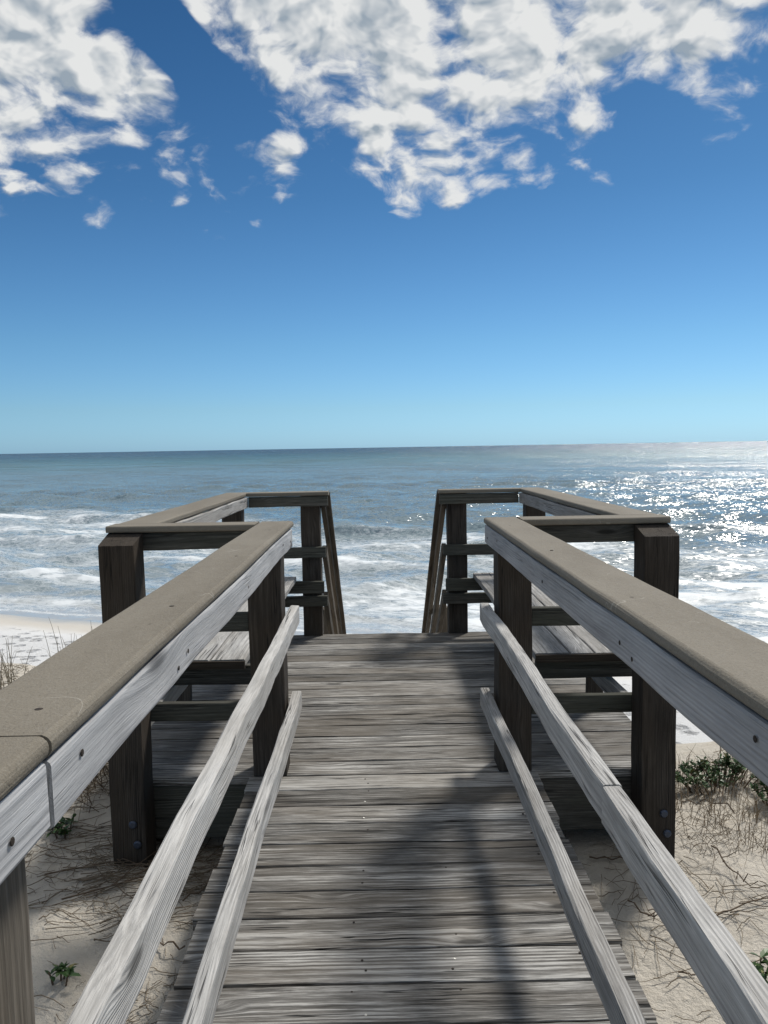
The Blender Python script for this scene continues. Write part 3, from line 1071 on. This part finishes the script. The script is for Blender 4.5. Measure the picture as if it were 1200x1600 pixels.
# upright dry grass on the right dune shoulder
tb = Tubes()
random.seed(31)
for k in range(900):
    x = random.uniform(1.2, 2.6); y = random.uniform(3.1, 4.0)
    if random.random() > patchy(12, .33)(x, y):
        continue
    z = gz(x, y); hgt = random.uniform(.05, .16); a = random.uniform(0, 6.28); l = random.uniform(.02, .10)
    tb.tube([(x, y, z-.01), (x+math.cos(a)*l*.3, y+math.sin(a)*l*.3, z+hgt*.6), (x+math.cos(a)*l, y+math.sin(a)*l, z+hgt)], .0017, .0006, 3)
for k in range(420):
    x = random.uniform(-3.2, -1.25); y = random.uniform(3.1, 5.2)
    if random.random() > patchy(14, .40)(x, y):
        continue
    z = gz(x, y); hgt = random.uniform(.04, .16); a = random.uniform(0, 6.28); l = random.uniform(.02, .12)
    tb.tube([(x, y, z-.01), (x+math.cos(a)*l*.3, y+math.sin(a)*l*.3, z+hgt*.6), (x+math.cos(a)*l, y+math.sin(a)*l, z+hgt)], .0017, .0006, 3)
gr = tb.build('dry_grass', M_STRAW)
gr['kind'] = 'stuff'
gr['label'] = 'short dry straw coloured grass on the dune'


def leafy(name, label, cat, x, y, rx, ry, h, stems, per, leafL, seed, group=None, yellow=.06):
    random.seed(seed)
    z = gz(x, y)
    root = thing(name, label, cat, (x, y, z), group)
    t = Tubes(); lf = Tubes()
    for k in range(stems):
        a = random.uniform(0, 6.28); q = math.sqrt(random.random())
        bx, by = x+math.cos(a)*rx*q*.55, y+math.sin(a)*ry*q*.55
        ex, ey = x+math.cos(a)*rx*q, y+math.sin(a)*ry*q
        hh_ = h*(.65+.35*math.sqrt(max(0, 1-q*q)))*random.uniform(.75, 1.05)
        z0 = gz(bx, by)
        pts = [(bx, by, z0-.02), ((bx+ex)/2, (by+ey)/2, z0+hh_*.6), (ex, ey, z0+hh_)]
        t.tube(pts, .004, .002, 4)
        tb_ = random.uniform(0, .6)
        for j in range(per):
            f = random.uniform(.35, 1.0)
            p = Vector(pts[1]).lerp(Vector(pts[2]), (f-.35)/.65)
            aa = random.uniform(0, 6.28); el = random.uniform(-.2, .9)
            d = Vector((math.cos(aa)*math.cos(el), math.sin(aa)*math.cos(el), math.sin(el)))
            tone = 1.0 if random.random() < yellow else min(.9, max(0, tb_+random.uniform(0, .4)))
            lf.leaf(p, d, (random.gauss(0, .4), random.gauss(0, .4), 1), leafL*random.uniform(.7, 1.25), leafL*.42*random.uniform(.8, 1.2), tone)
    t.build('stem', M_TWIG, root)
    lf.build('foliage', MAT_LEAF, root)
    return root


leafy('green_shrub', 'low green leafy shrub on the dune edge behind the right corner post', 'shrub', 1.66, 3.74, .29, .15, .115, 60, 15, .028, 3)
leafy('green_shrub', 'smaller dark green shrub at the right frame edge below the leafy one', 'shrub', 1.86, 3.52, .17, .12, .10, 30, 12, .030, 4)
leafy('seaside_plant', 'small green rosette plant in sand at the lower right edge', 'plant', 1.15, 2.34, .06, .06, .07, 6, 6, .05, 5)
leafy('seaside_plant', 'small green plant in bright sand left of the left corner post', 'plant', -1.44, 3.26, .10, .07, .06, 12, 8, .034, 6)
leafy('seaside_plant', 'bluish green sprig beside the brown post at lower left', 'plant', -1.10, 2.36, .04, .04, .05, 5, 5, .036, 8)

# brown tangled bush left of the corner post
random.seed(44)
bx, by = -1.62, 3.85
root = thing('dry_bush', 'tangled brown dry bush on the dune beside the left corner post', 'bush', (bx, by, gz(bx, by)))
t = Tubes(); lf = Tubes()
for k in range(150):
    a = random.uniform(0, 6.28); q = random.uniform(.1, 1)
    x, y = bx+random.gauss(0, .16), by+random.gauss(0, .18)
    z = gz(x, y)
    pts = [(x, y, z-.01)]
    hgt = random.uniform(.10, .30)
    for i in range(1, 5):
        f = i/4
        pts.append((x+math.cos(a)*.16*q*f+random.gauss(0, .015), y+math.sin(a)*.16*q*f+random.gauss(0, .015), z+hgt*f*(1.25-.4*f)))
    t.tube(pts, .0026, .001, 3)
    for j in range(5):
        p = Vector(pts[random.randint(2, 4)])
        lf.leaf(p, (random.gauss(0, 1), random.gauss(0, 1), random.gauss(0, .6)), (0, 0, 1), random.uniform(.015, .035), .010, 1.0)
t.build('stem', M_TWIG, root)
lf.build('foliage', M_STRAW, root)

# twigs one can tell apart
random.seed(52)
for (lab, x, y, L, a, lf_, nb) in [
        ('curved dark twig on the lit sand under the right landing edge', .82, 3.10, .28, -.5, .015, 2),
        ('branching dead twig in the shade below the right middle rail', .86, 2.72, .22, -.9, .05, 6),
        ('long thin twig lying across the sand at the right edge', 1.10, 2.62, .40, .55, .02, 3),
        ('forked twig on the sand right of the right corner post', 1.30, 3.02, .32, -1.2, .05, 5),
        ('spindly dead twig in front of the green shrub', 1.55, 3.35, .34, 2.2, .06, 6),
        ('bent hooked twig on sand at the left edge of the walkway planks', -.72, 2.46, .20, 2.6, .03, 3),
        ('long dark vine stem lying on sand left of the walkway', -1.25, 2.75, .85, .35, .012, 4),
        ('second dark vine stem lying just beyond the long one', -1.40, 2.95, .80, .28, .012, 5),
        ('thin upcurved vine stem in front of the left corner post', -1.02, 2.92, .45, .2, .05, 3),
        ('short twig stub on bare sand beside the right walkway edge', .93, 2.42, .06, -.4, .006, 0),
        ('straight stick poking from the sand below the left middle rail', -.80, 2.75, .30, .5, .03, 1)]:
    twig(lab, x, y, L, a, lf_, nb)

# tall thin stalks on the dune crest
random.seed(63)
stalks = [(-2.72, 5.35, 'leftmost tall grey grass clump on the left dune crest'), (-2.55, 5.15, 'dense grey grass clump beside the leftmost one on the dune crest'),
          (-2.35, 5.5, 'thin grey grass clump in the middle of the left dune crest'), (-2.18, 5.4, 'sparse grass stalks just left of the tan cap on the dune crest'),
          (-2.0, 5.6, 'short sparse grass stalks nearest the left corner post'), (1.62, 3.98, 'two tall thin grass stalks rising behind the green shrub')]
for i, (x, y, lab) in enumerate(stalks):
    t = Tubes()
    nst = 2 if x > 0 else random.randint(6, 11)
    for k in range(nst):
        bx, by = x+random.gauss(0, .06), y+random.gauss(0, .08)
        z = gz(bx, by)
        hgt = random.uniform(.28, .52) if x < 0 else random.uniform(.36, .46)
        lx = random.gauss(-.02, .05)
        pts = [(bx+lx*f*f, by, z-.02+hgt*f) for f in (0, .3, .6, .85, 1.0)]
        t.tube(pts, .0028, .0010, 4)
        for q in range(2):
            f = random.uniform(.1, .5); a = random.choice([-1, 1])
            p = (bx+lx*f*f, by, z+hgt*f)
            t.tube([p, (p[0]+a*.03, p[1], p[2]+.08), (p[0]+a*.07, p[1], p[2]+.10)], .0014, .0005, 3)
    o = t.build('beach_grass', M_STALK)
    o['label'] = lab
    o['category'] = 'grass clump'
    o['group'] = 'tall grass on the dune crest'
